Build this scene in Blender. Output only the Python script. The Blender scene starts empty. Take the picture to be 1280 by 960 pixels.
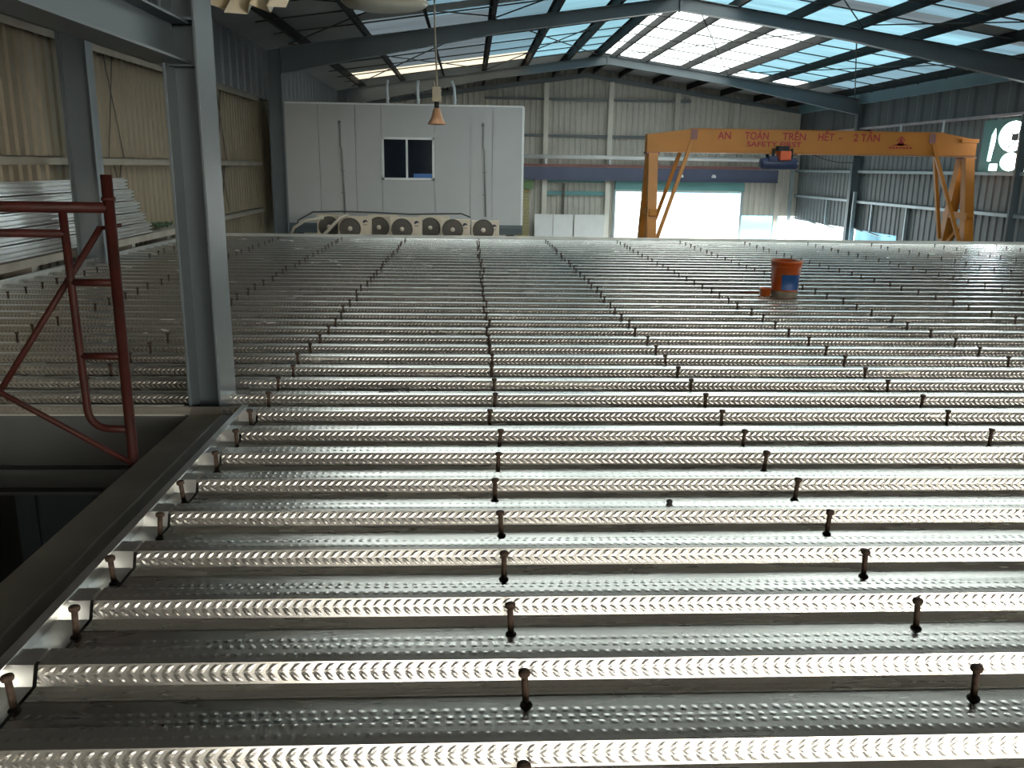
import bpy, bmesh, math, random
from mathutils import Vector, Matrix
R = random.Random(7)
C = bpy.context.scene.collection
S = bpy.context.scene
PI = math.pi

# ------------------------------------------------------------------ materials
def mat(name, col, rough=0.6, metal=0.0, var=0.0, vscale=6.0, bump=0.0, bscale=40.0, dirt=None, dscale=2.0, damt=0.5, spec=0.5):
    m = bpy.data.materials.new(name); m.use_nodes = True
    nt = m.node_tree; N = nt.nodes; L = nt.links
    b = N['Principled BSDF']
    b.inputs['Roughness'].default_value = rough
    b.inputs['Metallic'].default_value = metal
    b.inputs['Specular IOR Level'].default_value = spec
    b.inputs['Base Color'].default_value = (*col, 1)
    tc = N.new('ShaderNodeTexCoord')
    src = None
    if var > 0:
        n = N.new('ShaderNodeTexNoise'); n.inputs['Scale'].default_value = vscale; n.inputs['Detail'].default_value = 5
        L.new(tc.outputs['Object'], n.inputs['Vector'])
        r = N.new('ShaderNodeValToRGB')
        r.color_ramp.elements[0].position = .3; r.color_ramp.elements[1].position = .7
        r.color_ramp.elements[0].color = (*[max(0, c*(1-var)) for c in col], 1)
        r.color_ramp.elements[1].color = (*[min(1, c*(1+var)) for c in col], 1)
        L.new(n.outputs['Fac'], r.inputs['Fac']); src = r.outputs['Color']
    if dirt:
        n2 = N.new('ShaderNodeTexNoise'); n2.inputs['Scale'].default_value = dscale; n2.inputs['Detail'].default_value = 8; n2.inputs['Roughness'].default_value = .7
        L.new(tc.outputs['Object'], n2.inputs['Vector'])
        r2 = N.new('ShaderNodeValToRGB'); r2.color_ramp.elements[0].position = .5; r2.color_ramp.elements[1].position = .75
        r2.color_ramp.elements[0].color = (0, 0, 0, 1); r2.color_ramp.elements[1].color = (damt, damt, damt, 1)
        L.new(n2.outputs['Fac'], r2.inputs['Fac'])
        mx = N.new('ShaderNodeMix'); mx.data_type = 'RGBA'
        L.new(r2.outputs['Color'], mx.inputs[0])
        if src: L.new(src, mx.inputs[6])
        else: mx.inputs[6].default_value = (*col, 1)
        mx.inputs[7].default_value = (*dirt, 1); src = mx.outputs[2]
    if src: L.new(src, b.inputs['Base Color'])
    if bump > 0:
        n3 = N.new('ShaderNodeTexNoise'); n3.inputs['Scale'].default_value = bscale; n3.inputs['Detail'].default_value = 3
        L.new(tc.outputs['Object'], n3.inputs['Vector'])
        bp = N.new('ShaderNodeBump'); bp.inputs['Strength'].default_value = bump; bp.inputs['Distance'].default_value = .01
        L.new(n3.outputs['Fac'], bp.inputs['Height']); L.new(bp.outputs['Normal'], b.inputs['Normal'])
    return m

def translucent(name, col, tr):
    # fibreglass roof sheet: lets daylight through diffusely
    m = bpy.data.materials.new(name); m.use_nodes = True
    nt = m.node_tree; N = nt.nodes; L = nt.links
    out = N['Material Output']; N.remove(N['Principled BSDF'])
    tc = N.new('ShaderNodeTexCoord')
    mp = N.new('ShaderNodeMapping'); mp.inputs['Scale'].default_value = (.25, 1.6, 1); L.new(tc.outputs['Object'], mp.inputs['Vector'])
    n = N.new('ShaderNodeTexNoise'); n.inputs['Scale'].default_value = 1.3; n.inputs['Detail'].default_value = 4
    L.new(mp.outputs['Vector'], n.inputs['Vector'])
    r = N.new('ShaderNodeValToRGB'); r.color_ramp.elements[0].position = .3; r.color_ramp.elements[1].position = .68
    r.color_ramp.elements[0].color = (*[c*tr*.72 for c in col], 1); r.color_ramp.elements[1].color = (*[min(1, c*tr*1.12) for c in col], 1)
    L.new(n.outputs['Fac'], r.inputs['Fac'])
    t = N.new('ShaderNodeBsdfTranslucent'); d = N.new('ShaderNodeBsdfDiffuse'); d.inputs['Color'].default_value = (.3, .34, .36, 1)
    a = N.new('ShaderNodeMixShader'); a.inputs[0].default_value = .18
    L.new(r.outputs['Color'], t.inputs['Color']); L.new(t.outputs[0], a.inputs[1]); L.new(d.outputs[0], a.inputs[2])
    L.new(a.outputs[0], out.inputs['Surface'])
    return m

def galvanised(name, kind, base=(.76, .75, .71), rough=.33):
    # rolled zinc-coated steel; the embossing is a bump driven by the sheet's own UV (metres)
    m = bpy.data.materials.new(name); m.use_nodes = True
    nt = m.node_tree; N = nt.nodes; L = nt.links
    b = N['Principled BSDF']; b.inputs['Metallic'].default_value = .92
    tc = N.new('ShaderNodeTexCoord'); uv = N.new('ShaderNodeUVMap'); uv.uv_map = 'UVMap'
    sp = N.new('ShaderNodeSeparateXYZ'); L.new(uv.outputs['UV'], sp.inputs[0])
    def mth(op, a, c=None, cl=False):
        n = N.new('ShaderNodeMath'); n.operation = op; n.use_clamp = cl
        for i, v in enumerate((a, c)):
            if v is None: continue
            if isinstance(v, (int, float)): n.inputs[i].default_value = v
            else: L.new(v, n.inputs[i])
        return n.outputs[0]
    u, v = sp.outputs[0], sp.outputs[1]
    def pulse(x, centre, half, soft):     # 1 inside |x-centre|<half
        d = mth('ABSOLUTE', mth('SUBTRACT', x, centre))
        return mth('DIVIDE', mth('SUBTRACT', half+soft, d), soft, True)
    if kind == 'web':
        vc = mth('SUBTRACT', v, .027)
        sh = mth('MULTIPLY', mth('ABSOLUTE', vc), .75)
        fr = mth('FRACT', mth('DIVIDE', mth('SUBTRACT', u, sh), .0285))
        dash = pulse(fr, .5, .05, .27)
        rows = mth('ADD', pulse(vc, .0105, .003, .0075), pulse(vc, -.0105, .003, .0075))
        h = mth('MULTIPLY', dash, rows)
        dist = .006
    elif kind == 'top':
        fr = mth('FRACT', mth('DIVIDE', u, .0285))
        h = mth('MULTIPLY', pulse(fr, .5, .04, .28), pulse(v, .028, .002, .008)); dist = .004
    else:
        fr = mth('FRACT', mth('DIVIDE', u, .0285)); fr2 = mth('FRACT', mth('ADD', mth('DIVIDE', u, .0285), .4))
        a1 = mth('MULTIPLY', pulse(fr, .5, .04, .28), pulse(v, .062, .001, .008))
        a2 = mth('MULTIPLY', pulse(fr2, .5, .04, .3), pulse(v, .088, .002, .009))
        a3 = mth('MULTIPLY', pulse(fr, .5, .16, .2), pulse(v, .185, .002, .004))
        a4 = mth('MULTIPLY', pulse(v, .150, .0015, .006), 1.3)
        h = mth('ADD', mth('ADD', a1, a2), mth('ADD', a3, a4)); dist = .004
    bp = N.new('ShaderNodeBump'); bp.inputs['Strength'].default_value = 1.0; bp.inputs['Distance'].default_value = {'web': .0013, 'top': .0011, 'trough': .0010}[kind]
    L.new(h, bp.inputs['Height'])
    # long rolling ripples so reflections break up along the sheet
    mp = N.new('ShaderNodeMapping'); mp.inputs['Scale'].default_value = (.9, 5, 5); L.new(tc.outputs['Object'], mp.inputs['Vector'])
    n = N.new('ShaderNodeTexNoise'); n.inputs['Scale'].default_value = 2.2; n.inputs['Detail'].default_value = 4; L.new(mp.outputs['Vector'], n.inputs['Vector'])
    bp2 = N.new('ShaderNodeBump'); bp2.inputs['Strength'].default_value = .05; bp2.inputs['Distance'].default_value = .02
    L.new(n.outputs['Fac'], bp2.inputs['Height']); L.new(bp2.outputs['Normal'], bp.inputs['Normal'])
    L.new(bp.outputs['Normal'], b.inputs['Normal'])
    n2 = N.new('ShaderNodeTexNoise'); n2.inputs['Scale'].default_value = 1.1; n2.inputs['Detail'].default_value = 6; L.new(tc.outputs['Object'], n2.inputs['Vector'])
    r = N.new('ShaderNodeValToRGB'); r.color_ramp.elements[0].position = .3; r.color_ramp.elements[1].position = .7
    r.color_ramp.elements[0].color = (*[c*.84 for c in base], 1); r.color_ramp.elements[1].color = (*[c*1.08 for c in base], 1)
    L.new(n2.outputs['Fac'], r.inputs['Fac']); L.new(r.outputs['Color'], b.inputs['Base Color'])
    rr = N.new('ShaderNodeMapRange'); rr.inputs['To Min'].default_value = rough-.06; rr.inputs['To Max'].default_value = rough+.08
    L.new(n.outputs['Fac'], rr.inputs['Value']); L.new(rr.outputs[0], b.inputs['Roughness'])
    return m

M = dict(
    web=galvanised('galvanised_web', 'web', rough=.24), top=galvanised('galvanised_top', 'top', rough=.24), trough=galvanised('galvanised_trough', 'trough', rough=.26),
    zinc=mat('zinc_sheet', (.62, .63, .62), .32, .9, .12, 3, .15, 8),
    zincdull=mat('zinc_dull', (.42, .43, .41), .5, .7, .15, 2),
    rust=mat('rusty_steel', (.052, .036, .027), .8, .2, .4, 60, .3, 120, spec=.15),
    collar=mat('weld_scale', (.05, .038, .03), .85, .2, .4, 80, .5, 160),
    steel=mat('blue_grey_paint', (.115, .14, .155), .38, 0, .08, 1.5, .05, 12, dirt=(.10, .10, .10), dscale=1.2, damt=.35),
    steelgl=mat('gloss_blue_grey_paint', (.060, .078, .090), .38, 0, .06, 1.5, .05, 9),
    steelbrn=mat('dusty_primer', (.115, .105, .085), .5, 0, .2, 3, .05, 20, dirt=(.2, .19, .17), dscale=3, damt=.4),
    purlin=mat('purlin_paint', (.034, .033, .032), .7, 0, .1, 2, spec=.08),
    girt=mat('girt_zinc', (.36, .43, .46), .42, .4, .1, 2),
    girtw=mat('girt_dusty', (.24, .215, .175), .6, .1, .15, 2),
    cream=mat('cream_wall_sheet', (.185, .155, .103), .55, 0, .1, .8, dirt=(.10, .085, .06), dscale=1.4, damt=.5),
    gable=mat('grey_wall_sheet', (.55, .535, .48), .55, 0, .08, .7, dirt=(.28, .26, .22), dscale=1.2, damt=.4),
    bluewall=mat('blue_grey_wall_sheet', (.15, .165, .175), .5, 0, .1, .8, dirt=(.10, .105, .105), dscale=1.2, damt=.4),
    roof=mat('roof_sheet_underside', (.30, .31, .31), .45, .3, .15, .7),
    roofd=mat('darkened_roof_sheet', (.075, .072, .066), .6, .1, .2, .7),  # darkened copy of the roof sheet, so deck troughs reflect shade
    postcream=mat('pale_post_paint', (.78, .76, .68), .5, 0, .06, 1),
    voidsteel=mat('shaded_void_steel', (.055, .06, .062), .6, 0, .1, 2, spec=.2),  # steel colour darkened to put the void's shade into its beams
    voidback=mat('void_black_backing', (.03, .032, .035), .9, 0, .2, 2, spec=.1),
    concrete=mat('concrete', (.33, .32, .30), .85, 0, .15, 1.5, .1, 20),
    ledge=mat('dusty_concrete', (.27, .25, .215), .85, 0, .2, 3, .15, 25),
    panel=mat('white_panel', (.47, .48, .485), .5, 0, .03, .8, dirt=(.40, .385, .355), dscale=.9, damt=.25),
    whitep=mat('white_paint', (.78, .80, .80), .4, 0, .04, 2),
    glass=mat('dark_glass', (.012, .018, .03), .06, 0, 0, 1, spec=.8),
    bluecard=mat('blue_board', (.05, .16, .42), .5),
    ac=mat('beige_casing', (.55, .47, .37), .5, 0, .06, 3, dirt=(.35, .28, .2), dscale=4, damt=.35),
    grille=mat('fan_grille', (.11, .095, .08), .6, 0, .2, 30),
    hub=mat('fan_hub', (.55, .48, .40), .5),
    darkmark=mat('dark_mark', (.025, .03, .06), .6),
    hose=mat('pale_hose', (.45, .40, .33), .7),
    cable=mat('dark_cable', (.05, .045, .04), .7),
    conduit=mat('grey_conduit', (.30, .30, .30), .6),
    orange=mat('orange_paint', (.41, .15, .015), .45, 0, .08, 1.2, dirt=(.35, .13, .03), dscale=1.5, damt=.35),
    redpaint=mat('red_letters', (.30, .018, .02), .55),
    navy=mat('navy_paint', (.018, .028, .075), .4, 0, .1, 4),
    hoistred=mat('orange_red_cover', (.62, .10, .03), .45),
    black=mat('black_rubber', (.012, .012, .013), .7),
    scaff=mat('red_scaffold_paint', (.026, .0055, .0042), .55, 0, .25, 6, .15, 40, spec=.15, dirt=(.018, .011, .009), dscale=9, damt=.7),
    bucket=mat('orange_plastic', (.50, .09, .014), .42, 0, .12, 6, dirt=(.35, .25, .16), dscale=9, damt=.45),
    blabel=mat('blue_label', (.012, .07, .24), .5, 0, .2, 12),
    grime=mat('cement_grime', (.20, .19, .15), .85, 0, .25, 14),
    navyband=mat('navy_girder', (.085, .10, .17), .5, 0, .12, 1),
    teal=mat('teal_paint', (.14, .34, .34), .45, 0, .1, 1),
    brownred=mat('brown_red_paint', (.22, .10, .09), .6, 0, .1, 1),
    yellow=mat('yellow_slats', (.42, .37, .18), .6),
    green=mat('green_cover', (.16, .26, .12), .7),
    netgreen=mat('green_net', (.035, .07, .03), .9),
    folded=mat('cream_plastic', (.68, .61, .45), .5, 0, .08, 3),
    shade=mat('lamp_reflector', (.42, .42, .33), .35, .1, .08, 4),
    lampbox=mat('ballast_box', (.46, .43, .33), .5, 0, .12, 9),
    lampshade=mat('salmon_shade', (.60, .36, .22), .5, 0, .08, 9),
    bluebld=mat('blue_cladding', (.10, .30, .62), .5), whitebld=mat('white_cladding', (.8, .82, .84), .5),
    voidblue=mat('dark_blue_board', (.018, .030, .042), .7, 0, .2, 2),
    asphalt=mat('pale_yard', (.55, .55, .53), .9, 0, .1, .5),
    tr_w=translucent('fibreglass_lit_white', (.93, 1.0, 1.0), .60),
    tr_c=translucent('fibreglass_dimmed_cyan', (.44, .82, 1.0), .13),  # dimmer sheet copies: the roof's brightness gradient is put into their colour
    tr_b=translucent('fibreglass_dimmed_blue', (.46, .76, .95), .075),
    tr_g=translucent('fibreglass_dimmed_grey', (.64, .78, .88), .04),
    tr_k=translucent('fibreglass_lit_cream', (1.0, .86, .66), .22),  # cream tint paints in the lit band before the far frame
)

# ------------------------------------------------------------------ mesh builder
class MB:
    def __init__(s): s.v = []; s.f = []; s.sm = []; s.mi = []; s.uv = []
    def add(s, verts, faces, smooth=False, mi=0, uvs=None):
        o = len(s.v); s.v += [tuple(p) for p in verts]
        for i, f in enumerate(faces):
            s.f.append([o+k for k in f]); s.sm.append(smooth); s.mi.append(mi)
            s.uv.append(uvs[i] if uvs else None)
        return s
    def box(s, x0, x1, y0, y1, z0, z1, mi=0):
        v = [(x, y, z) for x in (x0, x1) for y in (y0, y1) for z in (z0, z1)]
        return s.add(v, [(0, 1, 3, 2), (4, 6, 7, 5), (0, 4, 5, 1), (2, 3, 7, 6), (0, 2, 6, 4), (1, 5, 7, 3)], mi=mi)
    def bar(s, p0, p1, w, h, up=(0, 0, 1)):      # rectangular bar between two points
        p0, p1 = Vector(p0), Vector(p1); d = (p1-p0).normalized(); u = Vector(up)
        a = d.cross(u).normalized(); b = a.cross(d).normalized()
        v = []
        for p in (p0, p1):
            for i, j in ((-1, -1), (1, -1), (1, 1), (-1, 1)): v.append(p + a*(i*w/2) + b*(j*h/2))
        return s.add(v, [(0, 1, 2, 3), (7, 6, 5, 4), (0, 4, 5, 1), (1, 5, 6, 2), (2, 6, 7, 3), (3, 7, 4, 0)])
    def tube(s, pts, r, n=10, cap=True):
        pts = [Vector(p) for p in pts]; rings = []; a0 = None
        for i, p in enumerate(pts):
            d = (pts[min(i+1, len(pts)-1)] - pts[max(i-1, 0)]).normalized()
            if a0 is None:
                a0 = d.cross(Vector((0, 0, 1)) if abs(d.z) < .9 else Vector((1, 0, 0))).normalized()
            a = (a0 - d*a0.dot(d)).normalized(); a0 = a; b = d.cross(a)
            rr = r[i] if isinstance(r, (list, tuple)) else r
            rings.append([p + (a*math.cos(2*PI*k/n) + b*math.sin(2*PI*k/n))*rr for k in range(n)])
        v = [q for g in rings for q in g]; f = []
        for i in range(len(pts)-1):
            for k in range(n): f.append((i*n+k, i*n+(k+1) % n, (i+1)*n+(k+1) % n, (i+1)*n+k))
        s.add(v, f, True)
        if cap: s.add(rings[0], [tuple(range(n))]); s.add(rings[-1], [tuple(range(n))])
        return s
    def lathe(s, prof, c=(0, 0, 0), n=24, axis='z', a0=0, a1=2*PI):
        full = abs(a1-a0-2*PI) < 1e-6; m = n if full else n+1
        v = []
        for r, z in prof:
            for k in range(m):
                t = a0+(a1-a0)*k/n; x, y = r*math.cos(t), r*math.sin(t)
                q = (x, y, z) if axis == 'z' else ((x, z, y) if axis == 'y' else (z, x, y))
                v.append((q[0]+c[0], q[1]+c[1], q[2]+c[2]))
        f = []
        for i in range(len(prof)-1):
            for k in range(n): f.append((i*m+k, i*m+(k+1) % m, (i+1)*m+(k+1) % m, (i+1)*m+k))
        return s.add(v, f, True)
    def prism(s, poly, a, b, axis='y'):          # poly in the other two axes
        def P(p, t): return (p[0], t, p[1]) if axis == 'y' else ((t, p[0], p[1]) if axis == 'x' else (p[0], p[1], t))
        n = len(poly); v = [P(p, a) for p in poly]+[P(p, b) for p in poly]
        return s.add(v, [tuple(range(n)), tuple(range(2*n-1, n-1, -1))]+[(k, (k+1) % n, n+(k+1) % n, n+k) for k in range(n)])
    def strip(s, prof, a, b, axis='x', mis=None, uvk=None):   # open profile extruded
        def P(p, t): return (t, p[0], p[1]) if axis == 'x' else ((p[0], t, p[1]) if axis == 'y' else (p[0], p[1], t))
        for i in range(len(prof)-1):
            q = [P(prof[i], a), P(prof[i], b), P(prof[i+1], b), P(prof[i+1], a)]
            uv = None
            if uvk is not None:
                l = math.dist(prof[i], prof[i+1]); uv = [[(a, 0), (b, 0), (b, l), (a, l)]]
            s.add(q, [(0, 1, 2, 3)], mi=mis[i] if mis else 0, uvs=uv)
        return s
    def mesh(s, name, mats, off=(0, 0, 0), recalc=True):
        me = bpy.data.meshes.new(name)
        me.from_pydata([(x-off[0], y-off[1], z-off[2]) for x, y, z in s.v], [], s.f)
        for p, sm, mi in zip(me.polygons, s.sm, s.mi): p.use_smooth = sm; p.material_index = mi
        if any(u for u in s.uv):
            ul = me.uv_layers.new(name='UVMap')
            for p, u in zip(me.polygons, s.uv):
                if u:
                    for li, q in zip(p.loop_indices, u): ul.data[li].uv = q
        for m in (mats if isinstance(mats, (list, tuple)) else [mats]): me.materials.append(m)
        if recalc:
            bm = bmesh.new(); bm.from_mesh(me); bmesh.ops.remove_doubles(bm, verts=bm.verts, dist=1e-6) if not any(s.uv) else None
            bmesh.ops.recalc_face_normals(bm, faces=bm.faces); bm.to_mesh(me); bm.free()
        return me
    def base(s):
        xs, ys, zs = zip(*s.v); return ((min(xs)+max(xs))/2, (min(ys)+max(ys))/2, min(zs))
    def build(s, name, mats, parent=None, recalc=True, bevel=0):
        loc = s.base()
        o = bpy.data.objects.new(name, s.mesh(name, mats, loc, recalc)); C.objects.link(o)
        if parent is not None:
            o.parent = parent; o.location = Vector(loc)-wl(parent)
        else: o.location = loc
        if bevel:
            b = o.modifiers.new('bevel', 'BEVEL'); b.width = bevel; b.segments = 2; b.limit_method = 'ANGLE'
        return o
def wl(o):
    v = Vector(o.location)
    while o.parent: o = o.parent; v += Vector(o.location)
    return v
def tag(o, label, cat, group=None, kind=None):
    o['label'] = label; o['category'] = cat
    if group: o['group'] = group
    if kind: o['kind'] = kind
    return o
def thing(name, label, cat, loc, group=None):
    o = bpy.data.objects.new(name, None); C.objects.link(o); o.location = loc; o.empty_display_size = .1
    return tag(o, label, cat, group)
def struct(o, label=None):
    o['kind'] = 'structure'
    if label: o['label'] = label
    return o
def copy_tree(o, parent=None):
    c = o.copy(); C.objects.link(c)
    if parent is not None: c.parent = parent
    for ch in list(o.children): copy_tree(ch, c)
    return c
ORD = 'first second third fourth fifth sixth seventh eighth ninth tenth eleventh twelfth thirteenth fourteenth fifteenth sixteenth seventeenth eighteenth nineteenth twentieth'.split()
def ordinal(n):
    if n <= 20: return ORD[n-1]
    t, u = divmod(n, 10); T = {2: 'twenty', 3: 'thirty', 4: 'forty'}[t]
    return f'{T}-{ORD[u-1]}' if u else {2: 'twentieth', 3: 'thirtieth', 4: 'fortieth'}[t]

# ------------------------------------------------------------------ camera (levelled from the photo's vanishing points)
F = 1080.0; EYE = Vector((0, 0, 1.257))
yc = Vector((588-640, 480-208, -F)).normalized(); roll = .0154
sx = (52*52+272*272+F*F)/(52+272*roll)
xc = Vector((sx-52, 272-roll*sx, -F)).normalized(); xc = (xc-yc*xc.dot(yc)).normalized(); zc = xc.cross(yc)
cam = bpy.data.cameras.new('camera'); cam.sensor_width = 36; cam.lens = F/1280*36; cam.clip_end = 400; cam.clip_start = .05
co = bpy.data.objects.new('camera', cam); C.objects.link(co)
co.matrix_world = Matrix.Translation(EYE) @ Matrix((xc, yc, zc)).to_4x4()
S.camera = co
def project(p):
    d = Vector(p)-EYE; c = xc*d.x+yc*d.y+zc*d.z
    return (640+F*c.x/-c.z, 480-F*c.y/-c.z, -c.z) if c.z < -.01 else (-9999, -9999, 0)

# ------------------------------------------------------------------ layout numbers (metres, deck trough = 0)
XL, XR, RX = -5.25, 14.75, 4.95            # side walls, ridge
FY = (10.99, 21.85, 33.0)                  # portal frames
GY, NY = 39.3, -6.0                        # far and near gable walls
GROUND = -3.4
PITCH = .326
DX0, DX1 = -4.65, 13.9                     # deck width
HOLEX, HOLEY = -1.158, 4.36                # the stair void left of the near deck
def rtop(x): return 5.22-.140*abs(x-RX)    # top of the rafters
def rsheet(x): return rtop(x)+.265

# ------------------------------------------------------------------ deck = the floor
def rib(f):   # profile of one rib whose front foot is at y=f, plus the trough behind it
    return [(f, 0), (f+.021, .0475), (f+.057, .05), (f+.092, .05), (f+.114, 0), (f+PITCH, 0)]
dk = MB(); cl = MB()
K = list(range(-12, 41))
def foot(k): return 1.931+PITCH*k
for k in K:
    f = foot(k); p = rib(f); m = [0, 1, 1, 0, 2]
    for i in range(5):
        a, b = p[i], p[i+1]
        x0 = DX0 if a[0] >= HOLEY-.08 else -1.062
        dk.strip([a, b], x0, DX1, 'x', [m[i]], True)
        if a[0] < HOLEY-.08:
            cl.strip([a, b], HOLEX, -1.072, 'x')
deck = struct(dk.build('floor', [M['web'], M['top'], M['trough']], recalc=False), 'galvanised ribbed steel deck')
DEND = foot(K[-1])+PITCH
struct(cl.build('trim_1', M['zinc'], recalc=False), 'plain end strip of the deck along the void')
e = MB(); e.box(HOLEX-.008, HOLEX, foot(-12), HOLEY-.02, .0, .053); e.box(HOLEX-.0, HOLEX+.022, foot(-12), HOLEY-.02, .0505, .053)
struct(e.build('trim_2', M['zinc']), 'bright edge angle beside the void')
e = MB(); e.box(DX0, DX1, DEND, 15.38, .02, .045); e.box(DX0, DX1, 15.35, 15.38, .045, .075)
struct(e.build('trim_3', M['zincdull']), 'flat flashing along the far deck edge')
e = MB(); e.box(DX0-.012, DX0, HOLEY+.05, 15.38, -.06, .09); e.box(DX0-.0, DX0+.05, HOLEY+.05, 15.38, .083, .09)
struct(e.build('trim_4', M['zinc']), 'edge angle along the left side of the deck')
e = MB(); e.box(DX0, -1.46, HOLEY-.035, HOLEY-.02, -.005, .052)
struct(e.build('trim_5', M['zincdull']), 'edge strip closing the far deck at the void')

# beams round the void
def ibeam_y(name, x0, x1, y0, y1, z0, z1, tf, tw, m, label, cat, group=None):
    root = thing(name, label, cat, ((x0+x1)/2, (y0+y1)/2, z0), group)
    b = MB(); b.box(x0, x1, y0, y1, z1-tf, z1); b.build('top_flange', m, root, bevel=.002)
    b = MB(); b.box(x0, x1, y0, y1, z0, z0+tf); b.build('bottom_flange', m, root, bevel=.002)
    b = MB(); xm = (x0+x1)/2; b.box(xm-tw/2, xm+tw/2, y0, y1, z0+tf, z1-tf); b.build('web', m, root)
    return root
ibeam_y('steel_beam', -1.435, -1.275, -3.5, 4.80, -.36, -.002, .014, .01, M['steelbrn'], 'dusty dark steel beam along the void carrying the tall blue-grey column', 'beam', 'beams around the void')
ibeam_y('steel_beam', -1.50, -1.33, -3.0, 4.43, 1.71, 1.90, .012, .009, M['steelgl'], 'blue-grey overhead steel beam entering at top left and meeting the tall column', 'beam')
root = thing('steel_beam', 'shade-darkened grey edge beam below the far deck at the back of the void', 'beam', (-3.0, 4.42, -.32), 'beams around the void')
b = MB(); b.box(DX0, -1.44, 4.34, 4.5, -.024, -.006); b.build('top_flange', M['voidsteel'], root)
b = MB(); b.box(DX0, -1.44, 4.34, 4.5, -.325, -.30); b.build('bottom_flange', M['voidsteel'], root)
b = MB(); b.box(DX0, -1.44, 4.41, 4.42, -.30, -.024); b.build('web', M['voidsteel'], root)
root = thing('steel_beam', 'dark lower beam in the shadow under the void edge beam', 'beam', (-3.0, 4.9, -.62))
b = MB(); b.box(DX0, -1.44, 4.8, 4.96, -.62, -.60); b.box(DX0, -1.44, 4.87, 4.88, -.60, -.42); b.build('web', M['voidsteel'], root)
b = MB(); b.box(DX0, -1.44, 4.8, 4.96, -.42, -.40); b.build('top_flange', M['voidsteel'], root)
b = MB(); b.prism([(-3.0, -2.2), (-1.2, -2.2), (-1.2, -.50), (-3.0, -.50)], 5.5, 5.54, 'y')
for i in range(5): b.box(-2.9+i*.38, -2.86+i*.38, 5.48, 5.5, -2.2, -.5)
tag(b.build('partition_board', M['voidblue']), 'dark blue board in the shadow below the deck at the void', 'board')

b = MB(); b.box(XL+.06, -1.25, 8.6, 8.75, GROUND, -.08); struct(b.build('wall_void_backing', M['voidback']), 'added dark wall blacking out the space under the deck')  # added backing, keeps the space behind the void black
# tall column standing at the corner of the void
root = thing('steel_column', 'tall blue-grey steel column standing at the corner of the void', 'column', (-1.367, 4.52, -.002))
for x0, x1 in ((-1.450, -1.436), (-1.299, -1.285)):
    b = MB(); b.box(x0, x1, 4.38, 4.67, -.002, 4.25); b.build('flange', M['steelgl'], root, bevel=.002)
b = MB(); b.box(-1.436, -1.299, 4.52, 4.53, -.002, 4.25); b.build('web', M['steelgl'], root)
b = MB(); b.box(-1.436, -1.299, 4.38, 4.52, 1.90, 1.912); b.box(-1.436, -1.299, 4.432, 4.52, 1.70, 1.712); b.build('stiffener', M['steelgl'], root)

# ------------------------------------------------------------------ shear studs
rows = [(-4.2, 'fourth row left of the centre row'), (-3.17, 'third row left of the centre row'), (-2.13, 'second row left of the centre row'), (-1.068, 'first row left of the centre row'),
        (.127, 'centre row'), (1.272, 'first row right of the centre row'), (2.45, 'second row right of the centre row'), (3.54, 'third row right of the centre row'),
        (4.62, 'fourth row right of the centre row'), (5.72, 'fifth row right of the centre row'), (6.82, 'sixth row right of the centre row'),
        (7.92, 'seventh row right of the centre row'), (9.02, 'eighth row right of the centre row'), (10.12, 'ninth row right of the centre row')]
cand = []
for ri, (x, rn) in enumerate(rows):
    n = 0
    for k in range(-2, 40):
        y = foot(k)-.10
        if x < HOLEX and y < HOLEY+.15: continue
        xx = x+R.gauss(0, .012); yy = y+R.gauss(0, .006)
        px, py, d = project((xx, yy, .05)); hx, hy, _ = project((xx, yy, .1))
        if not (-5 < px < 1285 and hy < 962 and d > 0): continue
        if abs(x+4.2) < .01 and 10.6 < y < 11.4: continue
        n += 1; cand.append((d, xx, yy, ri, n))
cand.sort()
sh = MB(); sh.lathe([(0, 0), (.0085, 0), (.0085, .082), (0, .082)], n=12)
hd = MB(); hd.lathe([(0, .080), (.0135, .080), (.0150, .084), (.0150, .089), (.0135, .092), (0, .092)], n=16)
wc = MB(); wc.lathe([(0, 0), (.016, 0), (.0145, .004), (.011, .007), (0, .007)], n=12)
me_s, me_h, me_c = sh.mesh('shank', M['rust']), hd.mesh('head', M['rust']), wc.mesh('weld_collar', M['collar'])
fs = MB(); fs.lathe([(0, 0), (.012, 0), (.0085, .006), (.0085, .080), (.0148, .081), (.0148, .091), (0, .092)], n=8); me_f = fs.mesh('stud', M['rust'])
stuff = MB(); proto = None
for i, (d, x, y, ri, n) in enumerate(cand):
    tilt = (R.gauss(0, .035), R.gauss(0, .05), R.uniform(0, 6.28))
    if i >= 300:
        stuff.lathe([(0, 0), (.012, 0), (.0085, .006), (.0085, .080), (.0148, .081), (.0148, .091), (0, .092)], (x, y, 0), n=7); continue
    if i < 48:
        if proto is None:
            proto = bpy.data.objects.new('shear_stud', None); C.objects.link(proto); proto.empty_display_size = .05
            for nm, me in (('shank', me_s), ('head', me_h), ('weld_collar', me_c)):
                c = bpy.data.objects.new(nm, me); C.objects.link(c); c.parent = proto
            o = proto
        else: o = copy_tree(proto)
    else:
        o = bpy.data.objects.new('shear_stud', me_f); C.objects.link(o)
    o.location = (x, y, 0); o.rotation_euler = tilt
    tag(o, f'rusty headed stud, {ordinal(n)} from the camera in the {rows[ri][1]}', 'stud', 'shear studs welded along the deck')
if stuff.v:
    tag(stuff.build('shear_stud_field', M['rust']), 'tiny far studs beyond the individually countable ones near the far deck edge', 'stud', kind='stuff')

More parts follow.
